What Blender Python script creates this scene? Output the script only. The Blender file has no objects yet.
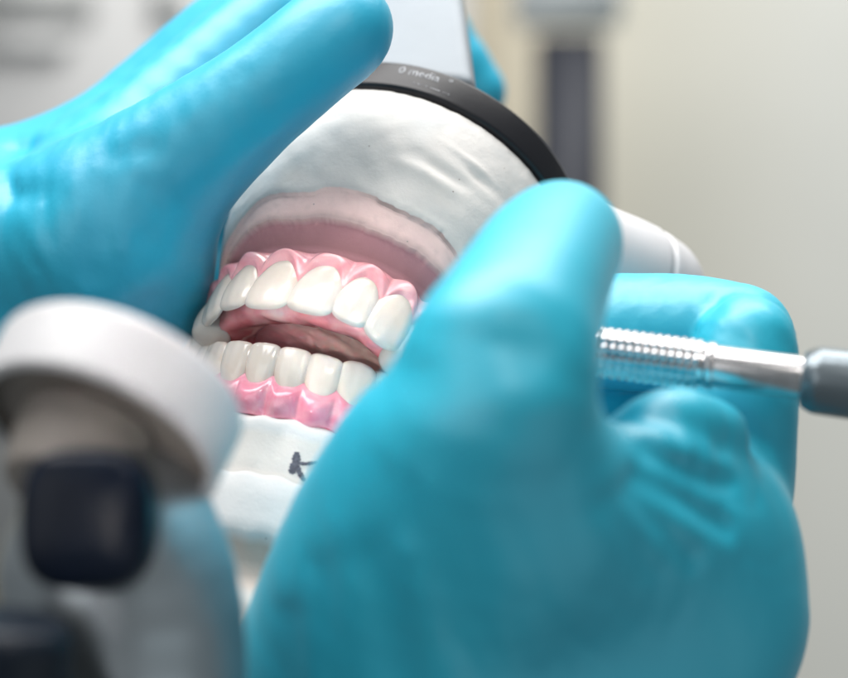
import bpy, bmesh, math, random
import numpy as np
from mathutils import Vector, Matrix
from mathutils.bvhtree import BVHTree

random.seed(4); rng = np.random.default_rng(4)
MM = 0.001
scene = bpy.context.scene
COL = scene.collection

# ----------------------------------------------------------------------------- frame helpers (millimetres)
PIX = 150.0 / 848.0          # millimetres per photo pixel in the plane of focus
DIST = 400.0                 # camera to plane of focus

def at(px, py, y=0.0):
    """point in the room (mm) that is y mm behind the plane of focus, measured off the photograph"""
    f = (DIST + y) / DIST
    return np.array([(px - 424) * PIX * f, y, (339 - py) * PIX * f])

def rad_at(r, y):
    return r * PIX * (DIST + y) / DIST

def rot(yaw, pit, rol):
    yaw, pit, rol = map(math.radians, (yaw, pit, rol))
    return np.array(Matrix.Rotation(rol, 3, 'Y') @ Matrix.Rotation(pit, 3, 'X') @ Matrix.Rotation(yaw, 3, 'Z'))

class Frame:
    def __init__(s, R, O):
        s.R = np.array(R); s.O = np.array(O, float)
    def matrix(s):
        m = Matrix([list(s.R[i]) + [s.O[i] * MM] for i in range(3)] + [[0, 0, 0, 1]])
        return m
    def world(s, P):
        return np.asarray(P) @ s.R.T + s.O
    def local(s, P):
        return (np.asarray(P) - s.O) @ s.R

WORLD = Frame(np.eye(3), (0, 0, 0))
UP = Frame(rot(-31, -38.8, 27.8), (-23.2, 0, 8.8))       # upper jaw: z towards the black plate, -y to the front teeth
LO = Frame(rot(-18.5, -15.4, 13.5), (-26.2, 0, -4.85))   # lower jaw

# ----------------------------------------------------------------------------- object helpers
def smooth(me):
    me.polygons.foreach_set('use_smooth', [True] * len(me.polygons)); me.update()

def mesh_obj(name, V, F, mat, parent=None, flat=False, tint=None):
    me = bpy.data.meshes.new(name)
    V = np.asarray(V, float) * MM
    me.from_pydata(V.tolist(), [], [list(map(int, f)) for f in F])
    me.update()
    if not flat: smooth(me)
    if tint is not None:
        a = me.color_attributes.new('tint', 'FLOAT_COLOR', 'POINT')
        t = np.ones((len(V), 4), np.float32); t[:, :3] = tint
        a.data.foreach_set('color', t.ravel())
    me.materials.append(mat)
    o = bpy.data.objects.new(name, me); COL.objects.link(o)
    if parent is not None: o.parent = parent
    return o

def thing(name, label, cat, frame=WORLD, loc=None, group=None):
    o = bpy.data.objects.new(name, None); COL.objects.link(o)
    o.empty_display_size = 0.01
    m = frame.matrix()
    if loc is not None: m.translation = Vector([c * MM for c in loc])
    o.matrix_world = m
    tag(o, label, cat, group)
    return o

def tag(o, label, cat, group=None):
    o['label'] = label; o['category'] = cat
    if group: o['group'] = group

def grid_faces(nu, nv, wrap_u=False, flip=False):
    F = []
    for i in range(nu if wrap_u else nu - 1):
        j = (i + 1) % nu
        for k in range(nv - 1):
            q = [i * nv + k, j * nv + k, j * nv + k + 1, i * nv + k + 1]
            F.append(q[::-1] if flip else q)
    return F

def catmull(pts, n):
    """smooth resampled polyline"""
    pts = np.asarray(pts, float)
    P = np.vstack([2 * pts[0] - pts[1], pts, 2 * pts[-1] - pts[-2]])
    m = len(pts) - 1
    out = []
    for t in np.linspace(0, m - 1e-9, n):
        i = int(t); f = t - i
        a, b, c, d = P[i], P[i + 1], P[i + 2], P[i + 3]
        out.append(0.5 * ((2 * b) + (c - a) * f + (2 * a - 5 * b + 4 * c - d) * f * f + (3 * b - a - 3 * c + d) * f ** 3))
    return np.array(out)

def polyline(pts, n):
    pts = np.asarray(pts, float)
    d = np.r_[0, np.cumsum(np.linalg.norm(np.diff(pts, axis=0), axis=1))]
    t = np.linspace(0, d[-1], n)
    return np.stack([np.interp(t, d, pts[:, k]) for k in range(pts.shape[1])], 1)

def axis_basis(a):
    a = np.asarray(a, float); a = a / np.linalg.norm(a)
    h = np.array([0, 0, 1.0]) if abs(a[2]) < 0.9 else np.array([1.0, 0, 0])
    u = np.cross(h, a); u /= np.linalg.norm(u)
    return u, np.cross(a, u), a

def lathe(profile, origin, axis, seg=96, bump=None):
    """profile: (radius, height) along axis"""
    u, v, a = axis_basis(axis)
    V = []; prof = np.asarray(profile, float)
    for i in range(seg):
        t = 2 * math.pi * i / seg
        for k, (r, h) in enumerate(prof):
            if bump: r, h = bump(t, r, h)
            V.append(np.asarray(origin) + (u * math.cos(t) + v * math.sin(t)) * r + a * h)
    return V, grid_faces(seg, len(prof), wrap_u=True)

def rounded(profile, r=0.8, n=5):
    """round the corners of a lathe profile"""
    p = [np.asarray(q, float) for q in profile]; out = [p[0]]
    for i in range(1, len(p) - 1):
        a, b, c = p[i - 1], p[i], p[i + 1]
        la, lc = np.linalg.norm(a - b), np.linalg.norm(c - b)
        d = min(r, la * .45, lc * .45)
        s, e = b + (a - b) / max(la, 1e-9) * d, b + (c - b) / max(lc, 1e-9) * d
        for t in np.linspace(0, 1, n):
            out.append((1 - t) ** 2 * s + 2 * t * (1 - t) * b + t * t * e)
    out.append(p[-1])
    return out

def sstep(a, b, x):
    t = np.clip((np.asarray(x, float) - a) / (b - a), 0, 1); return t * t * (3 - 2 * t)

# smooth pseudo-noise made of rotated sines (no repeats visible at this scale)
_ND = rng.normal(size=(24, 3)); _ND /= np.linalg.norm(_ND, axis=1)[:, None]; _NP = rng.uniform(0, 6.28, 24); _NF = rng.uniform(.6, 1.7, 24)
def noise(P, scale):
    P = np.asarray(P) / scale * 2
    s = np.zeros(P.shape[:-1])
    for d, p, f in zip(_ND, _NP, _NF):
        w = P + 0.8 * np.sin(P[..., [1, 2, 0]] * 0.9 + p)
        s += np.sin(w @ d * f * 2.2 + p)
    return s / 24 * 2.0

# ----------------------------------------------------------------------------- implicit surfaces for the hands and castings
def surface_nets(F, org, h):
    neg = F < 0
    nx, ny, nz = F.shape
    c = np.zeros((nx - 1, ny - 1, nz - 1), np.uint8)
    offs = [(i, j, k) for i in (0, 1) for j in (0, 1) for k in (0, 1)]
    for i, j, k in offs:
        c += neg[i:nx - 1 + i, j:ny - 1 + j, k:nz - 1 + k]
    act = (c > 0) & (c < 8)
    idx = np.full(act.shape, -1, np.int64)
    I = np.argwhere(act); idx[act] = np.arange(len(I))
    S = np.zeros((len(I), 3)); N = np.zeros(len(I))
    for a in range(8):
        for b in range(a + 1, 8):
            oa, ob = np.array(offs[a]), np.array(offs[b])
            if np.abs(oa - ob).sum() != 1: continue
            fa = F[tuple((I + oa).T)]; fb = F[tuple((I + ob).T)]
            m = (fa < 0) != (fb < 0)
            t = np.where(m, fa / np.where(m, fa - fb, 1), 0)
            S += np.where(m[:, None], oa + t[:, None] * (ob - oa), 0); N += m
    V = np.asarray(org) + (I + S / N[:, None]) * h
    faces = []
    for ax in range(3):
        o = [0, 0, 0]; o[ax] = 1
        A = neg[:nx - o[0], :ny - o[1], :nz - o[2]]; B = neg[o[0]:, o[1]:, o[2]:]
        X = np.argwhere(A != B)
        b, d = (ax + 1) % 3, (ax + 2) % 3
        ok = (X[:, b] > 0) & (X[:, d] > 0)
        lim = np.array(act.shape)
        ok &= (X[:, b] < lim[b]) & (X[:, d] < lim[d]) & (X[:, ax] < lim[ax])
        X = X[ok]; sgn = A[tuple(X.T)]
        eb = np.zeros(3, int); eb[b] = 1; ed = np.zeros(3, int); ed[d] = 1
        q = np.stack([idx[tuple((X - eb - ed).T)], idx[tuple((X - ed).T)], idx[tuple(X.T)], idx[tuple((X - eb).T)]], 1)
        q[~sgn] = q[~sgn][:, ::-1]
        faces.append(q)
    Fq = np.vstack(faces)
    Fq = Fq[(Fq >= 0).all(1)]
    return V, Fq

class Clay:
    """union / carving of tapered capsules, blended"""
    def __init__(s, lo, hi, h):
        s.lo = np.asarray(lo, float); s.h = h
        n = np.ceil((np.asarray(hi) - s.lo) / h).astype(int) + 1
        ax = [s.lo[i] + h * np.arange(n[i]) for i in range(3)]
        s.P = np.stack(np.meshgrid(*ax, indexing='ij'), -1).astype(np.float32)
        s.F = np.full(s.P.shape[:3], 1e3, np.float32)
    def cap(s, a, b, ra, rb):
        a = np.asarray(a, np.float32); b = np.asarray(b, np.float32)
        ab = b - a; L = float(ab @ ab) + 1e-9
        t = np.clip((s.P - a) @ ab / L, 0, 1)
        d = s.P - a - t[..., None] * ab
        return np.sqrt((d * d).sum(-1)) - (ra + (rb - ra) * t)
    def ell(s, c, r, R=np.eye(3)):
        q = (s.P - np.asarray(c, np.float32)) @ np.asarray(R, np.float32) / np.asarray(r, np.float32)
        k = np.sqrt((q * q).sum(-1))
        return (k - 1) * float(np.min(r))
    def add(s, d, k=3.0):
        h = np.clip(0.5 + 0.5 * (s.F - d) / k, 0, 1)
        s.F = s.F * (1 - h) + d * h - k * h * (1 - h)
    def cut(s, d, k=1.5):
        d = -d
        h = np.clip(0.5 - 0.5 * (s.F - d) / k, 0, 1)
        s.F = s.F * (1 - h) + d * h + k * h * (1 - h)
    def chain(s, pts, k=3.0, kin=1.2):
        """pts: (px, py, depth, radius_px); a smooth tapered limb through the points"""
        q = np.array([list(at(*p[:3])) + [rad_at(p[3], p[2])] for p in pts])
        if len(q) > 2: q = catmull(q, 4 * (len(q) - 1) + 1)
        sub = None
        for a, b in zip(q[:-1], q[1:]):
            d = s.cap(a[:3], b[:3], a[3], b[3])
            if sub is None: sub = d
            else:
                h = np.clip(0.5 + 0.5 * (sub - d) / kin, 0, 1)
                sub = sub * (1 - h) + d * h - kin * h * (1 - h) * .5
        s.add(sub, k)
    def groove(s, a, b, r, depth, w, ky=.35):
        """a soft crease: pushes the surface in along a segment"""
        K = np.array([1, ky, 1], np.float32)
        a = np.asarray(a, np.float32) * K; b = np.asarray(b, np.float32) * K
        Q = s.P * K; ab = b - a; t = np.clip((Q - a) @ ab / float(ab @ ab), 0, 1)
        d = Q - a - t[..., None] * ab; d = np.sqrt((d * d).sum(-1))
        s.F = s.F + depth * np.exp(-(d / w) ** 2)
    def wrinkle(s, c, r, amp, scale, stretch):
        """fine gathered folds of the rubber around a point"""
        Q = s.P - np.asarray(at(*c), np.float32)
        m = np.exp(-(Q * Q).sum(-1) / (r * r))
        sel = (m > .03) & (np.abs(s.F) < 6)
        n = noise((s.P[sel] @ np.asarray(stretch, np.float32)), scale)
        s.F[sel] += (amp * m[sel] * np.clip(1 - np.abs(n) * 3.2, 0, 1) ** 1.5).astype(np.float32)
    def mesh(s):
        return surface_nets(s.F, s.lo, s.h)

# ----------------------------------------------------------------------------- materials
def material(name, color=(.8, .8, .8), rough=.5, **kw):
    m = bpy.data.materials.new(name); m.use_nodes = True
    b = m.node_tree.nodes['Principled BSDF']
    b.inputs['Base Color'].default_value = (*color, 1); b.inputs['Roughness'].default_value = rough
    for k, v in kw.items():
        b.inputs[k.replace('_', ' ')].default_value = v
    return m

def nodes(m): return m.node_tree.nodes, m.node_tree.links, m.node_tree.nodes['Principled BSDF']

def tex_noise(m, scale, detail=4, rough=.55, stretch=None, dist=0):
    n, l, b = nodes(m)
    tc = n.new('ShaderNodeTexCoord'); mp = n.new('ShaderNodeMapping'); t = n.new('ShaderNodeTexNoise')
    l.new(tc.outputs['Object'], mp.inputs[0]); l.new(mp.outputs[0], t.inputs['Vector'])
    if stretch: mp.inputs['Scale'].default_value = stretch
    t.inputs['Scale'].default_value = scale; t.inputs['Detail'].default_value = detail
    t.inputs['Roughness'].default_value = rough; t.inputs['Distortion'].default_value = dist
    return t.outputs['Fac']

def ramp(m, fac, stops):
    n, l, b = nodes(m)
    r = n.new('ShaderNodeValToRGB'); l.new(fac, r.inputs[0])
    e = r.color_ramp.elements
    while len(e) < len(stops): e.new(.5)
    for s, (p, c) in zip(e, stops): s.position = p; s.color = (*c, 1) if len(c) == 3 else c
    return r.outputs['Color']

def bump(m, fac, strength, dist):
    n, l, b = nodes(m)
    bp = n.new('ShaderNodeBump'); bp.inputs['Strength'].default_value = strength; bp.inputs['Distance'].default_value = dist
    l.new(fac, bp.inputs['Height'])
    if b.inputs['Normal'].links: l.new(b.inputs['Normal'].links[0].from_socket, bp.inputs['Normal'])
    l.new(bp.outputs[0], b.inputs['Normal'])

def mix(m, a, b_, fac=None, mode='MULTIPLY', f=1.0):
    n, l, b = nodes(m)
    x = n.new('ShaderNodeMix'); x.data_type = 'RGBA'; x.blend_type = mode
    x.inputs['Factor'].default_value = f
    if fac is not None: l.new(fac, x.inputs['Factor'])
    for s, v in ((6, a), (7, b_)):
        if isinstance(v, tuple): x.inputs[s].default_value = (*v, 1)
        else: l.new(v, x.inputs[s])
    return x.outputs[2]

def base(m, col):
    n, l, b = nodes(m); l.new(col, b.inputs['Base Color'])

def attr(m, name='tint'):
    n, l, b = nodes(m); a = n.new('ShaderNodeAttribute'); a.attribute_name = name; return a.outputs['Color']

# gloves: sky blue nitrile
def glove_mat(name, c0, c1):
    m = material(name, c0, .46, Specular_IOR_Level=.95, Sheen_Weight=.08, Sheen_Roughness=.25)
    base(m, ramp(m, tex_noise(m, 28, 3), [(.3, c0), (.7, c1)]))
    bump(m, tex_noise(m, 140, 3, .6, (1, 1, .45), .6), .06, .001)
    bump(m, tex_noise(m, 900, 2), .10, .0003)
    return m
M_glove = glove_mat('glove_nitrile', (.005, .385, .545), (.008, .44, .60))
M_glove2 = glove_mat('glove_nitrile_rear', (.005, .35, .54), (.008, .405, .595))

# teeth
M_tooth = material('tooth_resin', (.80, .75, .66), .09, Subsurface_Weight=.35, Subsurface_Scale=.0012, Specular_IOR_Level=.6)
M_tooth.node_tree.nodes['Principled BSDF'].inputs['Subsurface Radius'].default_value = (1, .75, .5)
base(M_tooth, mix(M_tooth, attr(M_tooth), ramp(M_tooth, tex_noise(M_tooth, 220, 3), [(.3, (.93, .92, .90)), (.7, (1, 1, 1))])))
bump(M_tooth, tex_noise(M_tooth, 420, 3, .5, (1, 1, .3)), .16, .0004)

# pink wax / acrylic
def gum_mat(name, a, b_, c):
    m = material(name, a, .16, Subsurface_Weight=.35, Subsurface_Scale=.0018, Specular_IOR_Level=.55, Coat_Weight=.35, Coat_Roughness=.08)
    nodes(m)[2].inputs['Subsurface Radius'].default_value = (1, .35, .3)
    base(m, mix(m, attr(m), ramp(m, tex_noise(m, 190, 4, .6, None, .8), [(.28, a), (.5, b_), (.74, c)])))
    bump(m, tex_noise(m, 300, 2, .5), .16, .0006)
    bump(m, tex_noise(m, 900, 2, .5), .16, .0003)
    return m
M_gum = gum_mat('pink_wax', (.84, .32, .37), (.90, .42, .46), (.93, .54, .55))
M_gum_lower = gum_mat('pink_wax_lower', (.80, .22, .33), (.86, .33, .43), (.90, .46, .53))

# plaster
def plaster_mat(name, rough=.75):
    m = material(name, (.8, .8, .8), rough, Specular_IOR_Level=.3)
    t = ramp(m, tex_noise(m, 45, 6, .62), [(.25, (.86, .86, .87)), (.55, (.95, .95, .95)), (.8, (1, 1, 1))])
    base(m, mix(m, attr(m), t))
    bump(m, tex_noise(m, 120, 6, .65), .30, .0010)
    bump(m, tex_noise(m, 1500, 3), .20, .0002)
    n, l, b = nodes(m)                                             # air-bubble pinholes
    v = n.new('ShaderNodeTexVoronoi'); v.inputs['Scale'].default_value = 430; tc = n.new('ShaderNodeTexCoord'); l.new(tc.outputs['Object'], v.inputs['Vector'])
    sp = n.new('ShaderNodeSeparateColor'); l.new(v.outputs['Color'], sp.inputs[0])
    th_ = n.new('ShaderNodeMath'); th_.operation = 'MULTIPLY_ADD'; l.new(sp.outputs[0], th_.inputs[0]); th_.inputs[1].default_value = .55; th_.inputs[2].default_value = -.475
    lt = n.new('ShaderNodeMath'); lt.operation = 'LESS_THAN'; l.new(v.outputs['Distance'], lt.inputs[0]); l.new(th_.outputs[0], lt.inputs[1])
    src = b.inputs['Base Color'].links[0].from_socket
    base(m, mix(m, src, (.30, .27, .26), lt.outputs[0], 'MIX'))
    return m
M_plaster = plaster_mat('white_plaster')
M_plaster_low = plaster_mat('white_plaster_lower', .62)

M_black = material('black_plastic', (.012, .012, .015), .34, Specular_IOR_Level=.3)
bump(M_black, tex_noise(M_black, 700, 3), .12, .0002)
M_letter = material('white_print', (.38, .40, .44), .6)
M_letter_n = tex_noise(M_letter, 900, 2)
base(M_letter, ramp(M_letter, M_letter_n, [(.35, (.12, .13, .15)), (.65, (.5, .52, .55))]))
M_pencil = material('pencil_graphite', (.05, .05, .07), .7)
base(M_pencil, ramp(M_pencil, tex_noise(M_pencil, 2200, 3), [(.3, (.035, .035, .05)), (.75, (.16, .16, .20))]))
def simple(name, c, r, var=.06, sc=60, **kw):
    m = material(name, c, r, **kw)
    lo = tuple(max(0, x * (1 - var)) for x in c); hi = tuple(min(1, x * (1 + var)) for x in c)
    base(m, ramp(m, tex_noise(m, sc, 4), [(.3, lo), (.7, hi)]))
    return m
M_white = simple('white_plastic', (.54, .54, .555), .4)
M_bulb = simple('white_plastic_dull', (.60, .60, .62), .45)
M_white_matt = simple('white_painted_metal', (.23, .26, .29), .55)
M_under_shade = simple('cap_underside', (.25, .225, .205), .6)  # beige shadow beneath the cap put into the colour, neck included
M_grey = simple('grey_cast_metal', (.42, .46, .49), .36, .15, 50, Metallic=.85)
M_navy = simple('dark_navy_plastic', (.006, .011, .020), .4, Specular_IOR_Level=.25)
M_lens = material('glossy_black_screw', (.003, .006, .014), .3, Specular_IOR_Level=.15); base(M_lens, ramp(M_lens, tex_noise(M_lens, 60), [(.3, (.003, .006, .014)), (.7, (.006, .011, .024))]))
M_steel = material('brushed_steel', (.80, .79, .80), .24, Metallic=1.0)
base(M_steel, ramp(M_steel, tex_noise(M_steel, 300, 3), [(.3, (.60, .59, .60)), (.7, (.74, .73, .74))]))
M_capgrey = simple('grey_end_cap', (.16, .19, .21), .28, Metallic=.6)

# ----------------------------------------------------------------------------- dental arches
class Arch:
    def __init__(s, pts, cy, back):
        pts = np.asarray(pts, float)
        th = np.degrees(np.arctan2(pts[:, 0], cy - pts[:, 1])); r = np.hypot(pts[:, 0], cy - pts[:, 1])
        T = np.r_[-th[::-1], th]; Rr = np.r_[r[::-1], r]
        T = np.r_[-180, -150, T, 150, 180]; Rr = np.r_[back, back, Rr, back, back]
        s.T, s.Rr, s.cy = T, Rr, cy
        g = np.linspace(-180, 180, 1441); v = np.interp(g, T, Rr)
        k = np.exp(-np.linspace(-2.2, 2.2, 61) ** 2); k /= k.sum()
        v = np.convolve(np.r_[v[-61:-1], v, v[1:61]], k, 'same')[60:-60]
        s.g, s.v = g, v
    def r(s, th): return np.interp(th, s.g, s.v)
    def pt(s, th, n, z):
        """point n mm outside the arch at bearing th (degrees from the front), height z"""
        th = np.asarray(th, float); t = np.radians(th)
        rr = s.r(th) + n
        return np.stack([np.sin(t) * rr, s.cy - np.cos(t) * rr, np.broadcast_to(z, rr.shape)], -1)
    def tangent(s, th):
        d = s.pt(th + 1.0, 0, 0) - s.pt(th - 1.0, 0, 0); return d / np.linalg.norm(d)

UA = Arch([(4.3, 0.1), (11.8, 1.8), (17.8, 5.8), (21.7, 10.6), (24.6, 16.8), (27, 25), (28.5, 35)], 22, 29)
LA = Arch([(2.9, 0), (8.7, 1.3), (14.6, 4.8), (19.3, 10), (22.6, 16.5), (25.2, 25), (27, 35)], 20, 27)

def tooth(name, arch, th, W, H, z0, sgn, parent, tint, lab=1.0, tip=.25, t_in=1.1, t_neck=5.2, tilt=0., spin=0., neck=.62, tw=0.):
    """one denture tooth. z0: crown centre height; sgn +1 root upward (upper jaw), -1 root downward"""
    NS, NV = 56, 40
    V = []
    t3 = arch.tangent(th); n3 = np.array([t3[1], -t3[0], 0.0])          # outward normal
    c = arch.pt(th, 0, z0)
    Hf = H * 1.2                                                        # runs on into the wax
    CAP = .22
    for s in np.linspace(0, 1, NV):
        if s < CAP:   # rounded incisal edge
            e = s / CAP; shrink = math.sin(e * math.pi / 2) ; zt = .075 * (1 - math.cos(e * math.pi / 2))
        else:
            shrink = 1; zt = .075 + (s - CAP) / (1 - CAP) * (1 - .075)
        w = np.interp(zt, [0, .08, .25, .45, .65, .87, 1], [.47, .50, .515, .50, .5 * (.48 + neck * .62), neck * .60, neck * .52]) * W
        # labial bow: flat-convex from the edge to the neck
        lab_y = lab * (.72 - 1.5 * (zt - .46) ** 2 / .25 * .72) 
        d = np.interp(zt, [0, .1, .5, .8, 1], [t_in, t_in * 1.35, (t_in + t_neck) * .5, t_neck, t_neck * .95])
        wk = .55 + .45 * shrink if s < CAP else 1; dk = .04 + .96 * shrink
        for i in range(NS):
            a = 2 * math.pi * i / NS; ca, sa = math.cos(a), math.sin(a)
            xq = math.copysign(abs(ca) ** .86, ca)
            x = w * wk * xq
            yy = math.copysign(abs(sa) ** (1.0 if sa > 0 else 1.0), sa)
            dd = d * dk
            y = lab_y - d * .5 + (dd * .5 * yy if sa < 0 else (d * .5 * dk + .45 * (1 - zt)) * yy)
            q = x / (W * .5)
            if yy > 0: y += .07 * math.cos(q * 3.0 * math.pi) * (1 - zt) * lab * yy
            z = zt * Hf - H / 2
            z += (tip * abs(q) ** 2.4 + tw * q) * max(0, 1 - zt * 2.0)
            yt = y + tilt * z                                            # lean, then turn about the long axis
            xs = x * math.cos(spin) - yt * math.sin(spin); ys = x * math.sin(spin) + yt * math.cos(spin)
            V.append(c + t3 * xs + n3 * ys + np.array([0, 0, sgn * z]))
    V = np.array(V)
    F = []
    for k in range(NV - 1):
        for i in range(NS):
            j = (i + 1) % NS
            q = [k * NS + i, k * NS + j, (k + 1) * NS + j, (k + 1) * NS + i]
            F.append(q if sgn > 0 else q[::-1])
    b = len(V); V = np.vstack([V, V[-NS:].mean(0)])
    cap0 = list(range(NS)); F.append(cap0[::-1] if sgn > 0 else cap0)
    for i in range(NS):
        j = (i + 1) % NS
        f2 = [b, (NV - 1) * NS + i, (NV - 1) * NS + j]
        F.append(f2 if sgn > 0 else f2[::-1])
    zt = np.r_[np.repeat(np.linspace(0, 1, NV), NS), 1]
    T = np.asarray(tint)[None] * (1 - .14 * np.clip(zt[:, None] - .2, 0, 1) ** 1.2 * np.array([.2, .7, 1.3]))
    return mesh_obj(name, V, F, M_tooth, parent, tint=T)

def gum_mesh(arch, centers, halfw, sgn, z_zen, z_pap, z_top, th0, th1, lingual, n_out=.9, rough=.25, top_wave=.6, nu=760, emi=.5):
    th = np.linspace(th0, th1, nu)
    cen = np.asarray(centers); hw = np.asarray(halfw)
    i = np.abs((th[:, None] - cen[None]) / hw[None]).argmin(1)
    d = np.clip((th - cen[i]) / hw[i], -1, 1); ad = np.abs(d); ad = np.where(ad > .9, .9 + (ad - .9) * .5, ad); cs = .5 + .5 * np.cos(math.pi * d)
    zz = np.asarray(z_zen)[i] if np.ndim(z_zen) else z_zen
    zm = z_pap + (zz - z_pap) * (1 - ad ** 2.6)                       # scalloped margin
    zm += .10 * np.sin(th * .5)
    nm = -.05 + .5 * (1 - ad ** 2) - .75 * ad ** 3
    ztop = z_top + top_wave * cs + .3 * np.sin(th * .31 + 1)
    em = emi * (cs * 1.15 - .55)
    rows = []; tints = []
    def row(n, z, tint=(1, 1, 1)):
        rows.append(arch.pt(th, n, sgn * z)); tints.append(np.broadcast_to(np.asarray(tint, float), (nu, 3)))
    row(nm - 2.2, zm + .5)
    row(nm - .9, zm - .05)
    row(nm - .2, zm - .22)
    row(nm + .22, zm + .02)
    row(nm + .50 + .2 * em, zm + .45)
    H = np.maximum(ztop - zm, 1.2)
    for f in np.linspace(.12, .9, 11):
        bul = n_out * math.sin(math.pi * min(f * 1.05, 1)) ** .7
        row(nm + .52 + bul * .9 + em * (.3 + .7 * f), zm + .5 + (H - .9) * f, (1, 1 + .10 * f, 1 + .08 * f))
    e = em
    row(nm * .4 + .6 + .75 * e, ztop - .12); row(nm * .4 + .2 + .6 * e, ztop + .08); row(-1.2 + .3 * e, ztop + .1); row(-2.6, ztop - .3)
    n_lab = len(rows)
    R = np.array(rows)                        # rows x nu x 3
    P = R.transpose(1, 0, 2).reshape(-1, 3)
    T = np.array(tints).transpose(1, 0, 2).reshape(-1, 3)
    nz = noise(P, 5.5); rad = P.copy(); rad[:, 1] -= arch.cy; rad[:, 2] = 0; rad /= np.linalg.norm(rad, axis=1)[:, None]
    P = P + rad * (nz * rough)[:, None] + rad * (noise(P, 2.2) * rough * .16)[:, None]
    P[:, 2] += sgn * noise(P + 30, 2.5) * .12
    F = grid_faces(nu, n_lab, flip=(sgn < 0))
    # lingual shelf
    rows = []; tints = []
    for n, z, t in lingual:
        zz2 = z + .22 * np.sin(th * .21 + n) + .06 * np.sin(th * .6 + 2 * n) + (.35 * ad ** 2 if n > -6.5 else 0)
        rows.append(arch.pt(th, n, sgn * zz2)); tints.append(np.broadcast_to(np.asarray(t, float), (nu, 3)))
    m = len(rows)
    P2 = np.array(rows).transpose(1, 0, 2).reshape(-1, 3); T2 = np.array(tints).transpose(1, 0, 2).reshape(-1, 3)
    P2 = P2 + noise(P2, 4)[:, None] * np.array([.25, .25, .3]) 
    bl = sstep(-.2, .7, noise(P2 + 40, 6))[:, None]
    T2 = T2 * (1 - bl) + bl * T2 * np.array([1.12, 1.9, 1.75])
    off = len(P)
    F += [[off + q for q in f] for f in grid_faces(nu, m, flip=(sgn > 0))]
    return np.vstack([P, P2]), F, np.clip(np.vstack([T, T2]), 0, 2.2)

# ---- upper denture
den = thing('upper_denture', 'upper denture with long glossy white teeth set in pink scalloped wax', 'denture', UP)
up_th = []; up_w = []
specs = [  # bearing, width, height, centre height, neck, tip, tilt
    (11.2, 8.8, 10.8, 1.0, .70, .45, .07), (30.5, 7.3, 9.8, 1.25, .67, .7, .09), (47.0, 8.1, 10.5, .95, .67, 1.2, .12),
    (62.0, 7.2, 9.0, .3, .74, 1.0, .02), (77.5, 7.4, 8.4, .4, .78, .7, .04), (96, 9.6, 8.0, .5, .85, .4, .05), (115, 9.4, 7.6, .6, .85, .4, .05)]
for sd in (-1, 1):
    for k, (th, W, H, z0, nk, tip, tilt) in enumerate(specs):
        post = k >= 3
        warm = np.array([.765, .71, .67]) * (1 - .010 * k) * random.uniform(.97, 1.02) if sd > 0 else np.array([.82, .745, .685]) * random.uniform(.97, 1.02) * (1 - .018 * k)
        tooth('tooth', UA, sd * th, W, H, z0 + random.uniform(-.12, .12), 1, den, warm, lab=1.05 if k < 3 else 1.2, tip=tip,
              t_in=1.2 if not post else 5.5, t_neck=5 if not post else 6.5, tilt=tilt, spin=random.uniform(-.05, .05), neck=nk, tw=-.12 * sd)
        up_th.append(sd * th); up_w.append(W)
o_ = np.argsort(up_th); cen = np.array(up_th)[o_]
hw = np.array([9.6, 9.6, 8.5, 7.8, 7.6, 9.2, 10.6, 10.6, 9.2, 7.6, 7.8, 8.5, 9.6, 9.6])
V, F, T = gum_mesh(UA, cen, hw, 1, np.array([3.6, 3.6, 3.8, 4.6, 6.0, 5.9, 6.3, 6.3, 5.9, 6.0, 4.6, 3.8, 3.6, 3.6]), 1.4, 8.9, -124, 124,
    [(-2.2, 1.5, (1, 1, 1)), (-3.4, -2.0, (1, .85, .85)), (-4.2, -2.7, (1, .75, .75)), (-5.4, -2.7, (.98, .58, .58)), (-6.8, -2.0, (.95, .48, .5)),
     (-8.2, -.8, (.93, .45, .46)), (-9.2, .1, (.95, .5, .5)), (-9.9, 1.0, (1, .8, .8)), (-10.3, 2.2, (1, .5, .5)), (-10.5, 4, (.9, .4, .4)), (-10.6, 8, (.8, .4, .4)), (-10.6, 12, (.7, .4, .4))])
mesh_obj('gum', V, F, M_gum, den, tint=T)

def palate():
    th = np.linspace(-180, 180, 240, endpoint=False); rr = UA.r(th) - 10.2; rr = np.where(np.abs(th) > 125, np.minimum(rr, 17), rr)
    fs = np.linspace(.02, 1.0, 26); P = []; T = []
    for f in fs:
        r = rr * f; t = np.radians(th)
        p = np.stack([np.sin(t) * r, 22 - np.cos(t) * r, 4.6 - 2.2 * f ** 3 + 0 * r], -1)
        p[:, 2] += .45 * noise(p, 5) + .18 * noise(p + 9, 1.8); P.append(p)
        sd = sstep(-2, 10, -p[:, 0])[:, None]
        T.append(np.array([.80, 1.15, .98]) * (1 - sd) + np.array([1.0, .95, .95]) * sd)
    return np.array(P).transpose(1, 0, 2).reshape(-1, 3), grid_faces(240, len(fs), wrap_u=True), np.array(T).transpose(1, 0, 2).reshape(-1, 3)
V, F, T = palate(); mesh_obj('palate', V, F, M_gum, den, tint=T)

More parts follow.
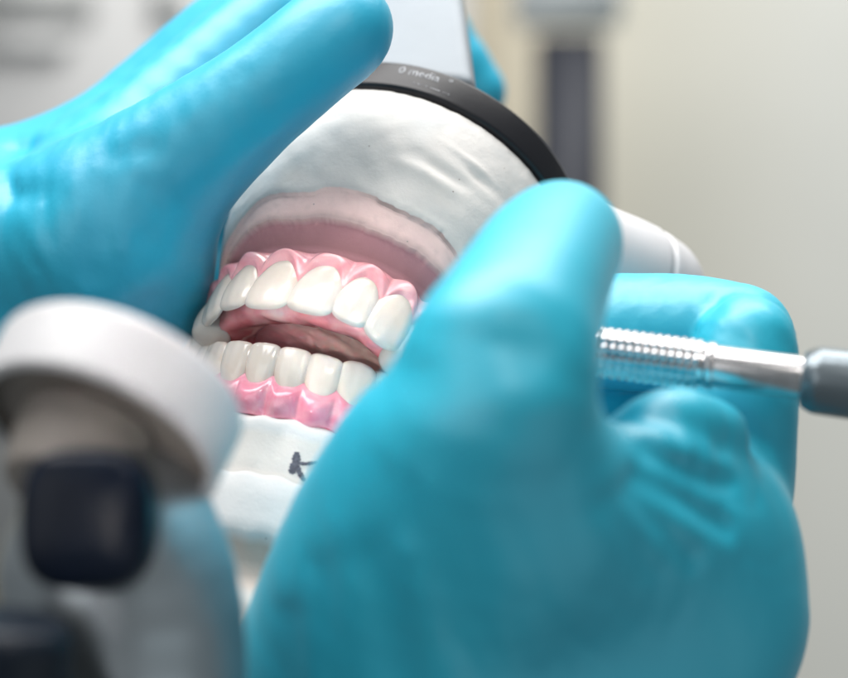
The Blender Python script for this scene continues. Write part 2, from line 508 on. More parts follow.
# ---- lower denture
dlo = thing('lower_denture', 'lower denture with even cream teeth set in deep pink wax', 'denture', LO)
lo_th = []
specs_l = [(8.3, 6.0, 9.0, -.45, .64, .12, -.02), (24.6, 6.2, 8.9, -.45, .64, .15, 0), (42.0, 7.0, 9.1, -.3, .66, .6, .03), (58.5, 7.0, 8.6, 0, .72, .8, .05),
           (75, 7.2, 8.2, -.2, .76, .5, .08), (94, 10, 7.6, -.4, .85, .3, .1), (115, 10, 7.2, -.6, .85, .3, .1)]
for sd in (-1, 1):
    for k, (th, W, H, z0, nk, tip, tilt) in enumerate(specs_l):
        post = k >= 3
        tooth('tooth', LA, sd * th, W, H, z0 + random.uniform(-.15, .15), -1, dlo, np.array([.81, .735, .68]) * (1 - .008 * k) * random.uniform(.96, 1.02), lab=.85, tip=tip,
              t_in=1.2 if not post else 5, t_neck=4.5 if not post else 6, tilt=tilt, spin=random.uniform(-.06, .06), neck=nk, tw=random.uniform(-.15, .15))
        lo_th.append(sd * th)
cen = np.array(sorted(lo_th))
hw = np.array([10, 10, 9, 8, 8.4, 8.2, 8.2, 8.2, 8.2, 8.4, 8, 9, 10, 10])
V, F, T = gum_mesh(LA, cen, hw, -1, 3.7, 1.5, 9.3, -124, 124,
    [(-2.4, 1.5, (1, 1, 1)), (-3.8, -.4, (1, 1, 1)), (-5, .5, (1, .9, .9)), (-6.5, 4, (1, .8, .8)), (-7.2, 9, (.9, .7, .7))], n_out=1.25, rough=.3, top_wave=.15, emi=.16)
mesh_obj('gum', V, F, M_gum_lower, dlo, tint=T)

# ---- upper plaster cast: a drum hanging from the black plate, with a stained pink vestibule and painted sulcus shade above the wax
def upper_cast():
    nu = 900; th = np.linspace(-180, 180, nu, endpoint=False)
    A = UA.r(th); front = 1 - sstep(62, 105, np.abs(th))
    zedge = 19.4 - 8.0 * sstep(18, 62, -th) - 4.5 * sstep(30, 80, th) + .5 * np.sin(th * .16 + .5) * front + .9 * sstep(-6, -2, th) * (1 - sstep(16, 30, th)) * front
    nedge = 5.0 - 4.4 * sstep(25, 75, -th) - 3.0 * sstep(45, 85, th) - 2.2 * sstep(85, 130, th)
    C22 = 32.0
    W_ = np.array([.63, .612, .592]); PINK = np.array([.78, .585, .555]); MAUVE_SHADE = np.array([.42, .22, .24]); BROWN = np.array([.84, .60, .53])
    rows = []
    def row(r, z, c, dark=0):
        rows.append((np.broadcast_to(r, th.shape).astype(float), np.broadcast_to(z, th.shape).astype(float), np.broadcast_to(np.asarray(c, float), (nu, 3))))
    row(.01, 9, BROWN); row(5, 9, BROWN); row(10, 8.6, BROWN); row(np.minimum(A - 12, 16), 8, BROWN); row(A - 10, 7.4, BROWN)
    row(A - 6, 6.0, PINK); row(A - 3, 7.5, PINK); row(A - 1.6, 8.6, MAUVE_SHADE)
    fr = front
    row(A - 1.0 + 0 * fr, 9.8, MAUVE_SHADE * .9); row(A - .6, 10.8, MAUVE_SHADE)
    jag = noise(UA.pt(th, 0, 11), 2.2) * .9 + noise(UA.pt(th, 0, 5), .9) * .5
    zs = [.06, .14, .22, .30, .36, .40, .42, .44, .48, .54, .62, .70, .78, .86, .94, .985]
    GRAN = np.array([.55, .40, .38])
    for f in zs:
        z = 11 + (zedge - 11) * f + (jag * .35 if .35 < f < .5 else 0)
        n = -.5 + (nedge + .5) * (.50 * f / .42 if f < .41 else .72 + .28 * (f - .41) / .59)
        c = MAUVE_SHADE * np.clip(.72 + .7 * f, 0, 1) if f < .41 else (GRAN if f < .47 else GRAN + (PINK - GRAN) * float(sstep(.47, .60, f)))  # mauve deepens into the sulcus: its shadow is put into the colour
        c = np.broadcast_to(c, (nu, 3))
        if f >= .41: c = c * (1 - .12 * sstep(.1, .8, noise(UA.pt(th, f * 6, 11 + 9 * f), 2.0))[:, None])
        c = c * fr[:, None] + W_ * (1 - fr[:, None])
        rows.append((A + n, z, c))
    pe = (sstep(10, 18, th + 2 * jag) * (1 - sstep(46, 60, th)))[:, None]     # pencilled edge on one side
    zj = zedge + .20 * jag * fr
    pe = pe * (.55 + .45 * sstep(-.3, .4, noise(UA.pt(th, 0, 3), 3.5))[:, None])
    edgec = (PINK * (1 - .55 * pe)) * fr[:, None] + W_ * (1 - fr[:, None])
    wall_c = PINK * fr[:, None] + W_ * (1 - fr[:, None])
    rows.append((A + nedge + .15, zj - .12, wall_c)); rows.append((A + nedge + .22, zj, edgec))
    rows.append((A + nedge + .55, zj + .30 + .25 * pe[:, 0] * (.6 + jag), edgec)); rows.append((A + nedge + .75, zj + .42 + .28 * pe[:, 0] * (.6 + jag), np.broadcast_to(W_, (nu, 3))))
    # white body: convex from the edge up to the plate
    r0 = A + nedge + .9
    for f in np.linspace(.03, 1, 70):
        z = zedge + .8 + (44.8 - zedge - .8) * f
        rb = r0 + (C22 - .6 - r0) * (1 - (1 - f) ** 1.5) + 1.6 * math.sin(math.pi * f) 
        rows.append((rb, z, np.broadcast_to(W_, (nu, 3)) * 1.0))
    row(28, 45.4, W_); row(.01, 45.4, W_)
    nv = len(rows)
    t = np.radians(th)[:, None]
    r = np.stack([q[0] for q in rows], 1); z = np.stack([q[1] for q in rows], 1)
    P = np.stack([np.sin(t) * r, 22 - np.cos(t) * r, z], -1)
    T = np.stack([q[2] for q in rows], 1)
    # trowelled unevenness, dents and smears on the white body
    rad = np.stack([np.sin(t) + 0 * r, -np.cos(t) + 0 * r, 0 * r], -1)
    k = sstep(19.5, 24, z) * (1 - sstep(41, 44.5, z))
    off = noise(P, 14) * .55 + noise(P, 5) * .16
    thd = np.degrees(t)
    for (a, zc, wa, wz, dep) in ((36, 30.0, 9, 1.3, -1.5), (46, 33.0, 6, 1.2, -1.3), (30, 27.6, 12, 1.2, 1.0), (42, 35.2, 10, .9, .8), (-22, 36.5, 12, 1.2, -1.0), (-24, 38.6, 9, .8, .8), (60, 30, 12, 3, .8), (-40, 30, 6, 4, -.7)):
        off = off + .45 * dep * np.exp(-((thd - a) / wa) ** 2 - ((z - zc + .05 * (thd - a)) / wz) ** 2)
    kw = sstep(11, 12.5, z) * (1 - k)
    off = off * k + kw * noise(P, 3) * .14
    P = P + rad * off[..., None]
    # pinkish smear and grey stains
    sm = np.exp(-((thd + 62) / 4) ** 2) * sstep(14, 17, z) * (1 - sstep(24, 28, z))
    T = T * (1 - sm[..., None] * np.array([.02, .22, .18]))
    st = sstep(.2, .9, noise(P + 90, 16)) * k
    T = T * (1 - st[..., None] * np.array([.20, .13, .08]))
    wm = sstep(.1, .9, noise(P - 50, 18)) * k
    T = T * (1 - wm[..., None] * np.array([.02, .08, .12]))
    F = grid_faces(nu, nv, wrap_u=True, flip=False)
    return P.reshape(-1, 3), F, T.reshape(-1, 3)
V, F, T = upper_cast()
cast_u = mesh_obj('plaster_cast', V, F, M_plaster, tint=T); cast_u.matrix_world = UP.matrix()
tag(cast_u, 'rounded white upper plaster cast with pinkish stained recess, under black ring', 'dental cast')

# ---- lower plaster cast
def lower_cast():
    nu = 480; th = np.linspace(-180, 180, nu, endpoint=False); A = LA.r(th)
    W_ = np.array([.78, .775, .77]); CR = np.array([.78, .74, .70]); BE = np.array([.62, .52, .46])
    rows = []
    def row(r, z, c): rows.append((np.broadcast_to(r, th.shape).astype(float), np.broadcast_to(z, th.shape).astype(float), np.broadcast_to(np.asarray(c, float), (nu, 3))))
    wv = .25 * np.sin(th * .13) + .18 * np.sin(th * .41 + 1)
    row(.01, -16, CR); row(A - 8, -15, CR); row(A - 6.5, -9, CR); row(A - 2, -8.6, CR)
    row(A + .2, -9.3 + wv, W_); row(A + 1.0, -9.7 + wv, W_); row(A + 1.7, -10.1 + wv, W_); row(A + 2.0, -10.8 + wv, W_); row(A + 1.9, -11.8 + wv, W_)
    for z in (-13, -15, -17, -18.3): row(A + 1.7, z, CR)
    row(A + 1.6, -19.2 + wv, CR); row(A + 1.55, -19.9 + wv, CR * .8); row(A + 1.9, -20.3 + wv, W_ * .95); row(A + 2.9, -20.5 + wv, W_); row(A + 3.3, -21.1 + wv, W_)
    for z in (-24, -26, -28, -30): row(A + 3.4, z, W_)
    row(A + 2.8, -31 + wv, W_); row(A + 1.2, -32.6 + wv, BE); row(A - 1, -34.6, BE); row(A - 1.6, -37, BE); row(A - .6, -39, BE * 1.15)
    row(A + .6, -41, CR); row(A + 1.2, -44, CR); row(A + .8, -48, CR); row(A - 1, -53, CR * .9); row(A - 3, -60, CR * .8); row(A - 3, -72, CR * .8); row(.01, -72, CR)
    nv = len(rows); t = np.radians(th)[:, None]
    r = np.stack([q[0] for q in rows], 1); z = np.stack([q[1] for q in rows], 1); T = np.stack([q[2] for q in rows], 1)
    P = np.stack([np.sin(t) * r, 20 - np.cos(t) * r, z], -1)
    rad = np.stack([np.sin(t) + 0 * r, -np.cos(t) + 0 * r, 0 * r], -1)
    P = P + rad * (noise(P, 9) * .22 + noise(P, 3) * .06)[..., None]
    return P.reshape(-1, 3), grid_faces(nu, nv, wrap_u=True, flip=True), T.reshape(-1, 3)
V, F, T = lower_cast()
cast_l = mesh_obj('plaster_cast', V, F, M_plaster_low, tint=T); cast_l.matrix_world = LO.matrix()
tag(cast_l, 'white stepped lower plaster cast with a pencilled K on its front', 'dental cast')
tree_l = BVHTree.FromPolygons([tuple(v) for v in V], F)

def on_cast(px, py):
    o = Vector(LO.local(at(0, 0, 0) * 0 + np.array([0, -DIST, 0]))); tgt = Vector(LO.local(at(px, py, 0)))
    h = tree_l.ray_cast(o, (tgt - o).normalized())
    return np.array(h[0]), np.array(h[1])

def stroke(points, w0, w1, lift=.06):
    """a flat graphite stroke lying on the plaster"""
    pts = polyline(points, 22); L = [on_cast(*p) for p in pts]
    V = []; n = len(L)
    for i, (p, nn) in enumerate(L):
        q = L[min(i + 1, n - 1)][0] - L[max(i - 1, 0)][0]; q /= np.linalg.norm(q)
        s = np.cross(nn, q); s /= np.linalg.norm(s)
        f = i / (n - 1); w = (w0 + (w1 - w0) * f) * (1 + .18 * math.sin(i * 2.1) + .12 * math.sin(i * .9 + 2)) * min(1, .45 + 4 * min(f, 1 - f))
        V += [p + nn * lift - s * w * .5, p + nn * (lift + .03), p + nn * lift + s * w * .5]
    return np.array(V), grid_faces(n, 3)
Vs, Fs = [], []; off = 0
for pts, a, b in (([(297, 452), (296, 462), (291, 474)], 1.35, 1.5), ([(296, 463), (306, 464), (317, 462)], .65, .55), ([(296, 464), (299, 472), (304, 481)], 1.1, .8)):
    v, f = stroke(pts, a, b); Vs.append(v); Fs += [[off + q for q in x] for x in f]; off += len(v)
mesh_obj('pencil_letter', np.vstack(Vs), Fs, M_pencil, cast_l)

# ---- black mounting plate with printed lettering
plate = thing('mounting_plate', 'black round mounting ring with faint white lettering above the plaster', 'mounting plate', UP)
pr = rounded([(.01, 45.6), (31.6, 45.6), (32.2, 46.0), (32.2, 52.4), (31.2, 53.0), (27, 53.0), (.01, 53.0)], .5)
V, F = lathe(pr, (0, 22, 0), (0, 0, 1), 160)
mesh_obj('ring', V, F, M_black, plate)

def ring_text(body, deg, z, size, name):
    cu = bpy.data.curves.new('print', 'FONT'); cu.body = body; cu.size = size; cu.align_x = 'CENTER'; cu.resolution_u = 3
    o = bpy.data.objects.new('print', cu); COL.objects.link(o)
    dg = bpy.context.evaluated_depsgraph_get(); me = bpy.data.meshes.new_from_object(o.evaluated_get(dg))
    bm = bmesh.new(); bm.from_mesh(me); bmesh.ops.triangulate(bm, faces=bm.faces); bmesh.ops.subdivide_edges(bm, edges=bm.edges, cuts=1)
    V = np.array([v.co[:] for v in bm.verts]); F = [[v.index for v in f.verts] for f in bm.faces]; bm.free()
    bpy.data.objects.remove(o); bpy.data.curves.remove(cu)
    R = 32.26; t = math.radians(deg) + V[:, 0] / R
    P = np.stack([np.sin(t) * R, 22 - np.cos(t) * R, z + V[:, 1]], -1)
    return mesh_obj(name, P, F, M_letter, plate, flat=True)
ring_text('0 media  \u00b0', 14, 49.6, 2.6, 'lettering')
ring_text('- -- - ---- ---', 18, 47.2, 1.6, 'lettering')

# ---- white articulator arm standing on the plate
def arm():
    lo = [(-17, -7.0), (16, -7.0), (16, -1), (-17, -1)]
    hi = [(-24, -2), (-3, -2), (-3, 4), (-24, 4)]
    bm = bmesh.new()
    a = [bm.verts.new((x, y, 53.05)) for x, y in lo]; b = [bm.verts.new((x, y, 92)) for x, y in hi]
    bm.faces.new(a[::-1]); bm.faces.new(b)
    for i in range(4): bm.faces.new((a[i], a[(i + 1) % 4], b[(i + 1) % 4], b[i]))
    bmesh.ops.bevel(bm, geom=bm.edges[:], offset=2.4, segments=6, profile=.5, affect='EDGES')
    bm.verts.ensure_lookup_table()
    V = np.array([v.co[:] for v in bm.verts]); F = [[v.index for v in f.verts] for f in bm.faces]; bm.free()
    return V, F
V, F = arm()
arm_o = mesh_obj('articulator_bracket', V, F, M_white_matt); arm_o.matrix_world = UP.matrix()
tag(arm_o, 'tapered pale bracket rising from the black ring', 'bracket')

# ---- white rounded knob far right behind the fingers
ax = np.array([.80, .50, -.34]); ax /= np.linalg.norm(ax)
pr = rounded([(.01, -14), (10.8, -14), (11.6, 0), (11.6, 4), (11.0, 4.6), (11.0, 5.4), (11.4, 6), (10.6, 12), (7.5, 17), (.01, 18.5)], 2.5, 6)
V, F = lathe(pr, at(616, 274, 34), ax, 72)
kn = mesh_obj('plastic_bulb', V, F, M_bulb); tag(kn, 'smooth white rounded plastic piece half hidden behind thumb and index finger', 'plastic piece')

# ---- right hand: thumb in front, index finger curled behind the handpiece
def right_hand():
    c = Clay((-44, -98, -74), (80, 46, 34), 1.0)
    # palm and wrist
    c.chain([(590, 600, -24, 150), (560, 720, -8, 205)], 4)
    c.chain([(676, 606, -18, 110), (690, 505, -12, 88), (728, 430, -6, 62)], 12)
    c.chain([(560, 660, -26, 150), (676, 618, -22, 112)], 14)
    # thumb: tip behind, joint towards the lens, base running down to the wrist
    c.chain([(418, 700, -30, 192), (440, 576, -44, 166), (467, 470, -60, 134), (494, 380, -70, 105), (520, 316, -62, 82), (546, 264, -46, 70), (563, 240, -36, 60)], 10, 2)
    # web between thumb and index
    c.chain([(540, 520, -58, 96), (640, 532, -42, 86), (704, 528, -26, 76)], 11)
    # index finger: knuckle and curled segment
    c.chain([(738, 340, 0, 57), (680, 334, 4, 60), (620, 332, 6, 58), (575, 330, 8, 52)], 7)
    c.chain([(728, 480, -12, 66), (740, 410, -12, 58), (744, 348, -10, 54)], 2.2)
    # middle, ring and little finger curled behind it
    c.chain([(735, 450, 14, 52), (738, 415, 20, 48), (650, 404, 20, 46), (560, 395, 16, 44)], 3)
    c.chain([(725, 500, 24, 50), (690, 455, 30, 42), (600, 450, 26, 42)], 3)
    c.chain([(700, 560, 26, 48), (670, 515, 32, 40), (600, 510, 30, 38)], 3)
    # thumb web folds under the handpiece
    c.chain([(618, 446, -40, 28), (668, 424, -42, 36), (714, 436, -32, 36)], 4)
    c.chain([(600, 456, -52, 30), (668, 458, -48, 30), (732, 496, -28, 36)], 2.8)
    c.chain([(590, 468, -58, 34), (650, 494, -50, 30), (712, 540, -34, 36)], 3)
    c.chain([(570, 484, -60, 40), (625, 524, -50, 38), (680, 574, -38, 44)], 5)
    g = lambda a, b, d, w: c.groove(at(*a), at(*b), 0, d, w)
    g((662, 412, -34), (738, 428, -30), .8, 1.3)
    for a, b, d, w in (((640, 452, -52), (728, 484, -44), .8, 1.6), ((632, 474, -58), (722, 526, -46), 1.15, 1.8), ((622, 488, -60), (688, 556, -52), 1.25, 2.1), ((600, 500, -64), (650, 566, -56), .8, 2.2)):
        c.groove(at(*a), at(*b), 0, d, w, .12)
    for a, b, d in (((505, 318, -72), (560, 330, -72), .32), ((498, 330, -72), (556, 344, -72), .38), ((488, 345, -72), (540, 358, -72), .3)):
        c.groove(at(*a), at(*b), 0, d, 1.0, .12)
    c.groove(at(680, 366, -16), at(722, 300, -16), 0, 1.0, 1.5, .1)
    c.groove(at(395, 374, -78), at(520, 352, -84), 0, 2.0, 6.0, .15)
    g((636, 276, -2), (654, 312, -10), .35, 1.1); g((660, 275, -2), (682, 314, -10), .4, 1.1); g((684, 276, -2), (700, 300, -10), .3, 1)
    # gathered glove at the wrist
    for (a, b, d, w) in (((322, 575, -70), (340, 740, -62), 1.0, 3.2), ((372, 560, -76), (420, 740, -66), 1.2, 3.4), ((405, 560, -78), (458, 740, -66), -1.0, 3.2), ((290, 620, -60), (292, 740, -56), .8, 2.8), ((505, 580, -76), (505, 740, -66), -.4, 4)):
        c.groove(at(*a), at(*b), 0, d, w, .08)
    lay = lambda a, q: np.array([[math.cos(a), 0, q * -math.sin(a)], [0, .5, 0], [math.sin(a), 0, q * math.cos(a)]])   # folds running at an angle
    c.wrinkle((690, 500, -46), 18, .35, 5.5, lay(.9, .25))
    c.wrinkle((330, 640, -70), 26, .2, 7, lay(0, .25))
    c.wrinkle((520, 660, -70), 30, .35, 8, lay(.2, .25))
    c.wrinkle((740, 330, -14), 14, .35, 4.5, lay(.6, .3))
    c.wrinkle((650, 300, -6), 14, .25, 3.5, lay(0, .3))
    c.wrinkle((470, 400, -80), 22, .12, 5, lay(1.2, .3))
    c.F += .16 * noise(c.P, 16).astype(np.float32)
    return c.mesh()
V, F = right_hand()
rh = mesh_obj('gloved_hand', V, F, M_glove)
tag(rh, 'light blue gloved hand pinching the steel handpiece between thumb and fingers', 'gloved hand', 'gloved hands')

# ---- left hand steadying the upper cast
def left_hand():
    c = Clay((-122, -28, -34), (34, 132, 92), 1.3)
    # back of the hand out to the wrist
    c.chain([(95, 245, 22, 92), (-40, 262, 34, 104), (-160, 300, 40, 110)], 6)
    c.chain([(100, 180, 48, 70), (-60, 235, 56, 96)], 14)
    # main finger lying along the cast, tip on the ring
    c.chain([(96, 236, 18, 98), (170, 168, 10, 72), (246, 106, 4, 57), (312, 54, 2, 53), (344, 28, 3, 50)], 8, 2)
    # heel of the hand going down behind the knob
    c.chain([(128, 240, 16, 78), (142, 300, 26, 62), (60, 360, 30, 80)], 8)
    # index finger further back
    c.chain([(62, 190, 48, 60), (156, 112, 54, 58), (252, 34, 58, 60), (336, -38, 72, 50), (398, -6, 92, 42), (474, 92, 96, 33)], 6, 2)
    c.chain([(100, 185, 34, 66), (190, 92, 38, 50), (270, 20, 44, 44)], 8)
    # remaining fingers wrapped behind the articulator
    c.chain([(60, 210, 78, 52), (170, 140, 100, 46), (300, 90, 116, 44), (400, 140, 114, 40)], 6, 2)
    c.chain([(40, 250, 92, 48), (160, 215, 112, 42), (290, 200, 118, 38)], 6, 2)
    c.chain([(20, 290, 96, 44), (140, 275, 112, 36), (240, 272, 116, 33)], 6, 2)
    g = lambda a, b, d, w: c.groove(at(*a), at(*b), 0, d, w)
    g((110, 165, 8), (150, 150, 0), .9, 2.5); g((100, 190, 0), (96, 270, 0), .7, 3)
    for x in (8, 28, 52, 74): g((x, 190 + x * .2, 8), (x - 8, 320, 8), .8, 2.4)
    for x in (10, 30, 48): g((x, 150, 30), (x + 8, 200, 12), 1.2, 2.2)
    for a, b, d in (((236, 76, -6), (262, 128, -6), .4), ((246, 70, -6), (272, 120, -6), .35), ((222, 84, -6), (246, 140, -6), .3)):
        c.groove(at(*a), at(*b), 0, d, 1.1, .12)
    g((165, 150, -8), (176, 215, -4), .4, 2.2); g((190, 130, -8), (206, 190, -6), .35, 2)
    lay = lambda a, q: np.array([[math.cos(a), 0, q * -math.sin(a)], [0, .5, 0], [math.sin(a), 0, q * math.cos(a)]])
    c.wrinkle((50, 240, 0), 26, .4, 7, lay(.15, .25))
    c.wrinkle((150, 200, 0), 20, .35, 6, lay(.1, .25))
    c.wrinkle((60, 160, 20), 20, .4, 6, lay(.3, .25))
    c.wrinkle((240, 100, -6), 12, .2, 4, lay(-.6, .3))
    c.F += .28 * noise(c.P, 18).astype(np.float32)
    return c.mesh()
V, F = left_hand()
lh = mesh_obj('gloved_hand', V, F, M_glove2)
tag(lh, 'blue gloved hand steadying the plaster cast, one fingertip on the black ring', 'gloved hand', 'gloved hands')

# ---- steel handpiece
hp = thing('dental_handpiece', 'slim steel handpiece with knurled grip and dark grey end cap', 'dental tool', loc=at(720, 362, -26))
hp_loc = at(720, 362, -26)
pA = at(848 + 60, 392, -34) - hp_loc; pB = at(600, 352, -24) - hp_loc
axd = (pB - pA) / np.linalg.norm(pB - pA); Lh = np.linalg.norm(pB - pA)
s_at = lambda px: float((at(px, np.interp(px, [600, 908], [352, 392]), np.interp(px, [600, 908], [-24, -34])) - hp_loc - pA) @ axd)
def tube(prof, name, mat, seg=72, bumpf=None):
    V, F = lathe(prof, pA, axd, seg, bumpf); return mesh_obj(name, V, F, mat, hp)
s0, s1, s2 = s_at(806), s_at(706), s_at(594)
tube(rounded([(.01, s0 - 2), (3.55, s0 - 2), (3.6, s1), (.01, s1 + 1)], .3), 'shaft', M_steel)
tube(rounded([(.01, s1 - .1), (3.75, s1 - .1), (3.9, s1 + 1.0), (3.9, s2 - 2), (3.5, s2), (2.4, s2 + 9), (1.4, s2 + 22), (.5, s2 + 26), (.01, s2 + 26)], .4), 'tapered_nose', M_steel)
kv = []
hs = np.linspace(s1 + 1.2, s2 - 1, 120)
V, F = lathe([(3.98, h) for h in hs], pA, axd, 160, lambda t, r, h: (r + .26 * (math.sin(7 * t + h * 2.3) * math.sin(7 * t - h * 2.3)), h))
mesh_obj('knurled_grip', V, F, M_steel, hp)
tube(rounded([(.01, s0 + 1), (4.6, s0 + .6), (5.6, s0 - 1.5), (5.7, s0 - 9), (5.7, -14), (.01, -14)], .8), 'end_cap', M_capgrey)
tube(rounded([(3.5, s1 - .2), (4.05, s1 - .1), (4.05, s1 - 1.4), (3.5, s1 - 1.5)], .2), 'collar', M_steel)

# ---- articulator lock in front: white cap, grey metal body, black screw
kc = at(94, 443, -75)
kx = np.array([.30, .55, .78]); kx /= np.linalg.norm(kx)
lk = thing('articulator_lock', 'big white round cap on a grey metal post with a dark screw', 'articulator lock', loc=kc)
RC = 18.7
V, F = lathe(rounded([(RC - 2.2, 1.2), (RC - 1.5, 0), (RC, .3), (RC + .25, 10.6), (RC - .9, 11.8), (RC - 4, 12.3), (.01, 12.5)], 1.0, 6), (0, 0, 0), kx, 140)
mesh_obj('cap', V, F, M_white, lk)
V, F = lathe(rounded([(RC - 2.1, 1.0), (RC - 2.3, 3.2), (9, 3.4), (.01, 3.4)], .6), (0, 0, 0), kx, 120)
mesh_obj('cap_underside', V, F, M_under_shade, lk)
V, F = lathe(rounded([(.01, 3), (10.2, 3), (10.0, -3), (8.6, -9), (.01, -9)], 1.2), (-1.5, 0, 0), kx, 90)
mesh_obj('neck', V, F, M_under_shade, lk)
def lock_body():
    c = Clay((-78, -118, -84), (-8, -40, -8), .9)
    y = -74
    c.chain([(95, 500, y, 72), (118, 590, y, 102), (120, 760, y, 114)], 4)
    c.chain([(160, 500, y + 6, 42), (184, 610, y + 4, 50), (180, 740, y + 4, 54)], 8)
    c.chain([(48, 575, y - 2, 42), (92, 560, y - 5, 52)], 8)
    c.cut(c.cap(at(97, 502, y - 40), at(98, 505, y - 8), rad_at(40, y - 16), rad_at(38, y - 8)), 4)
    c.cut(c.cap(at(97, 535, y - 40), at(98, 538, y - 8), rad_at(38, y - 16), rad_at(36, y - 8)), 4)
    c.cut(c.cap(at(-40, 690, y - 34), at(40, 720, y - 20), 7, 9), 4)
    return c.mesh()
V, F = lock_body(); mesh_obj('post', V - kc, F, M_grey, lk)
sc = at(98, 518, -90) - kc
def squarish(t, r, h):
    c_, s_ = math.cos(t), math.sin(t); k = (abs(c_) ** 3.2 + abs(s_) ** 3.2) ** (-1 / 3.2)
    return r * k, h
V, F = lathe(rounded([(.01, .9), (3, .8), (5.4, .3), (6.2, -.6), (6.5, -2), (6.5, -8), (.01, -8)], .6), (0, 0, 0), (-.05, -1, .08), 96, squarish)
V = [np.array([v[0] * 1.2, v[1], v[2] * 1.28]) * 1.17 + sc + np.array([-1.8, -2.2, 0]) for v in V]
mesh_obj('screw', V, F, M_lens, lk)
V, F = lathe(rounded([(.01, 0), (8, 0), (9.5, 2), (9.5, 26), (.01, 26)], 1.5), at(6, 618, -98) - kc, (-.12, .1, -.95), 48)
mesh_obj('dark_foot', V, F, M_navy, lk)

# ----------------------------------------------------------------------------- background
def quad(name, pts, mat, kind=None):
    o = mesh_obj(name, pts, [(0, 1, 2, 3)], mat, flat=True)
    return o
M_wall = material('wall_paint', (.6, .58, .52), .8)
n, l, b = nodes(M_wall)
tc = n.new('ShaderNodeTexCoord'); sx = n.new('ShaderNodeSeparateXYZ'); l.new(tc.outputs['Object'], sx.inputs[0])
mr = n.new('ShaderNodeMapRange'); mr.inputs[1].default_value = .03; mr.inputs[2].default_value = .20; l.new(sx.outputs[0], mr.inputs[0])
wc = ramp(M_wall, mr.outputs[0], [(0, (.60, .54, .42)), (.45, (.59, .575, .50)), (1, (.60, .605, .57))])
base(M_wall, mix(M_wall, wc, ramp(M_wall, tex_noise(M_wall, 6, 3), [(.3, (.93, .93, .93)), (.7, (1, 1, 1))])))
wl = quad('wall', [(-900, 720, -700), (900, 720, -700), (900, 720, 800), (-900, 720, 800)], M_wall); wl['kind'] = 'structure'

M_post = simple('dark_stand', (.016, .019, .030), .6, .15, 20)
st = thing('equipment_stand', 'blurred dark upright stand with pale blue head against beige wall', 'stand', loc=at(570, 400, 560))
lc = at(570, 400, 560)
def box(x0, x1, y0, y1, z0, z1, bev=1.5):
    bm = bmesh.new(); bmesh.ops.create_cube(bm, size=1)
    for v in bm.verts: v.co = Vector(((x0 + x1) / 2 + v.co.x * (x1 - x0), (y0 + y1) / 2 + v.co.y * (y1 - y0), (z0 + z1) / 2 + v.co.z * (z1 - z0)))
    bmesh.ops.bevel(bm, geom=bm.edges[:], offset=bev, segments=3, affect='EDGES')
    bm.verts.ensure_lookup_table()
    V = np.array([v.co[:] for v in bm.verts]); F = [[v.index for v in f.verts] for f in bm.faces]; bm.free(); return V, F
a = at(537, 34, 560) - lc; b_ = at(604, 520, 560) - lc
V, F = box(a[0], b_[0], 0, 18, b_[2], a[2]); mesh_obj('upright', V, F, M_post, st)
M_pale = simple('pale_blue_plastic', (.72, .77, .78), .6)
a = at(516, -90, 556) - lc; b_ = at(622, 22, 556) - lc
V, F = box(a[0], b_[0], -4, 22, b_[2], a[2], 2); mesh_obj('head', V, F, M_pale, st)

M_coat = simple('white_cabinet_paint', (.50, .50, .50), .6, .05, 8)
cb = thing('cabinet', 'blurred pale grey cabinet with a rounded light handle behind the gloved hand', 'cabinet', loc=at(150, 300, 640))
lc = at(150, 300, 640)
a = at(-300, -260, 640) - lc; b_ = at(470, 560, 640) - lc
V, F = box(a[0], b_[0], 0, 60, b_[2], a[2], 4); mesh_obj('front', V, F, M_coat, cb)
M_dim = simple('grey_green_panel', (.49, .495, .49), .6)
M_lite = simple('light_handle', (.53, .535, .535), .55)
a = at(-30, -40, 637) - lc; b_ = at(92, 22, 637) - lc
V, F = box(a[0], b_[0], -3, 0, b_[2], a[2], 1); mesh_obj('panel', V, F, M_dim, cb)
a = at(-30, 32, 630) - lc; b_ = at(70, 54, 630) - lc
V, F = box(a[0], b_[0], -8, 0, b_[2], a[2], 3); mesh_obj('handle', V, F, M_lite, cb)
a = at(152, -30, 637) - lc; b_ = at(186, 26, 637) - lc
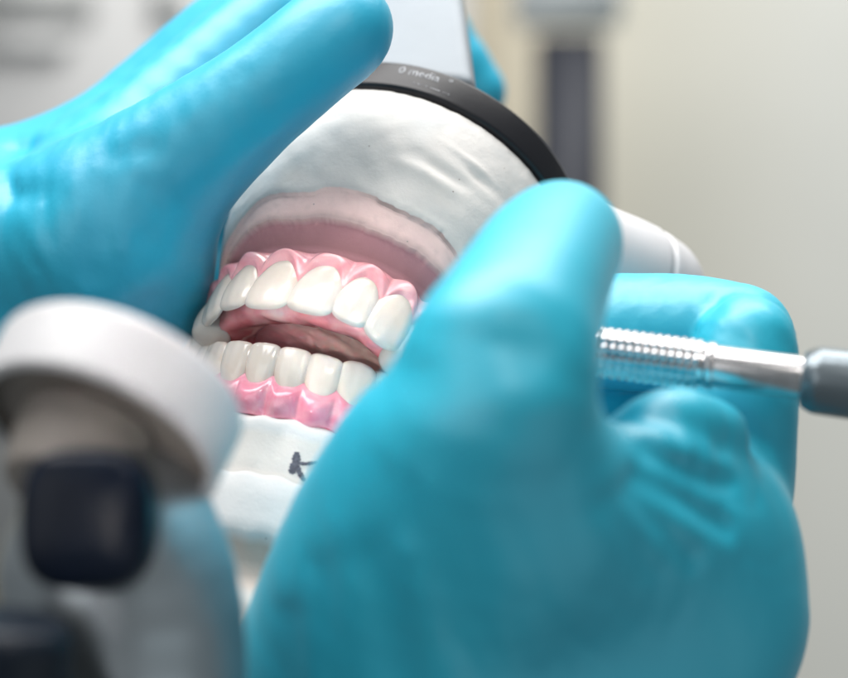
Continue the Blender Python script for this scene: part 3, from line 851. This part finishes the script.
V, F = box(a[0], b_[0], -3, 0, b_[2], a[2], 1); mesh_obj('panel', V, F, M_dim, cb)

# ----------------------------------------------------------------------------- light
def area(name, loc, target, size, power, color=(1, 1, 1), size_y=None):
    d = bpy.data.lights.new(name, 'AREA'); d.energy = power; d.color = color; d.size = size
    if size_y: d.shape = 'RECTANGLE'; d.size_y = size_y
    o = bpy.data.objects.new(name, d); COL.objects.link(o)
    o.location = loc; o.rotation_euler = (Vector(target) - Vector(loc)).to_track_quat('-Z', 'Y').to_euler()
    return o
area('ceiling_lamp', (-.13, -.04, .47), (0, 0, 0), .46, 4.9, (1, .98, .96), .42)
area('front_fill', (.12, -.40, .30), (-.02, 0, 0), .06, .40, (1, .95, .90))  # small fill added to brighten the teeth and give them tight glints
area('side_fill', (-.42, -.62, .16), (0, 0, 0), .5, 1.2, (1, .99, .98))  # soft fill added from front left to lift the dark glove
area('low_fill', (.34, -.30, -.26), (.03, -.04, -.03), .5, .34, (.86, .97, 1))  # fill added from below right, standing in for table bounce
area('wall_fill', (.25, .30, .75), (.05, .72, 0), .5, 7.6, (1, .99, .96))  # unseen lamp added to brighten the wall and background
dl = area('mouth_fill', (-.045, -.44, -.02), (-.019, 0, -.001), .03, .0033, (1, .94, .90)); dl.data.spread = math.radians(9)  # narrow fill added to brighten the inside of the mouth

w = bpy.data.worlds.new('World'); scene.world = w; w.use_nodes = True
bg = w.node_tree.nodes['Background']; bg.inputs[0].default_value = (.86, .96, 1, 1); bg.inputs[1].default_value = .18

# ----------------------------------------------------------------------------- camera
cam = bpy.data.cameras.new('camera'); co = bpy.data.objects.new('camera', cam); COL.objects.link(co)
co.location = (0, -DIST * MM, 0); co.rotation_euler = (math.pi / 2, 0, 0)
cam.sensor_width = 36; cam.lens = 96; cam.clip_start = .01; cam.clip_end = 20
cam.dof.use_dof = True; cam.dof.focus_distance = DIST * MM + .004; cam.dof.aperture_fstop = 7.6
scene.camera = co
scene.view_settings.view_transform = 'Standard'; scene.view_settings.look = 'None'; scene.view_settings.exposure = 0
scene.cycles.use_denoising = True
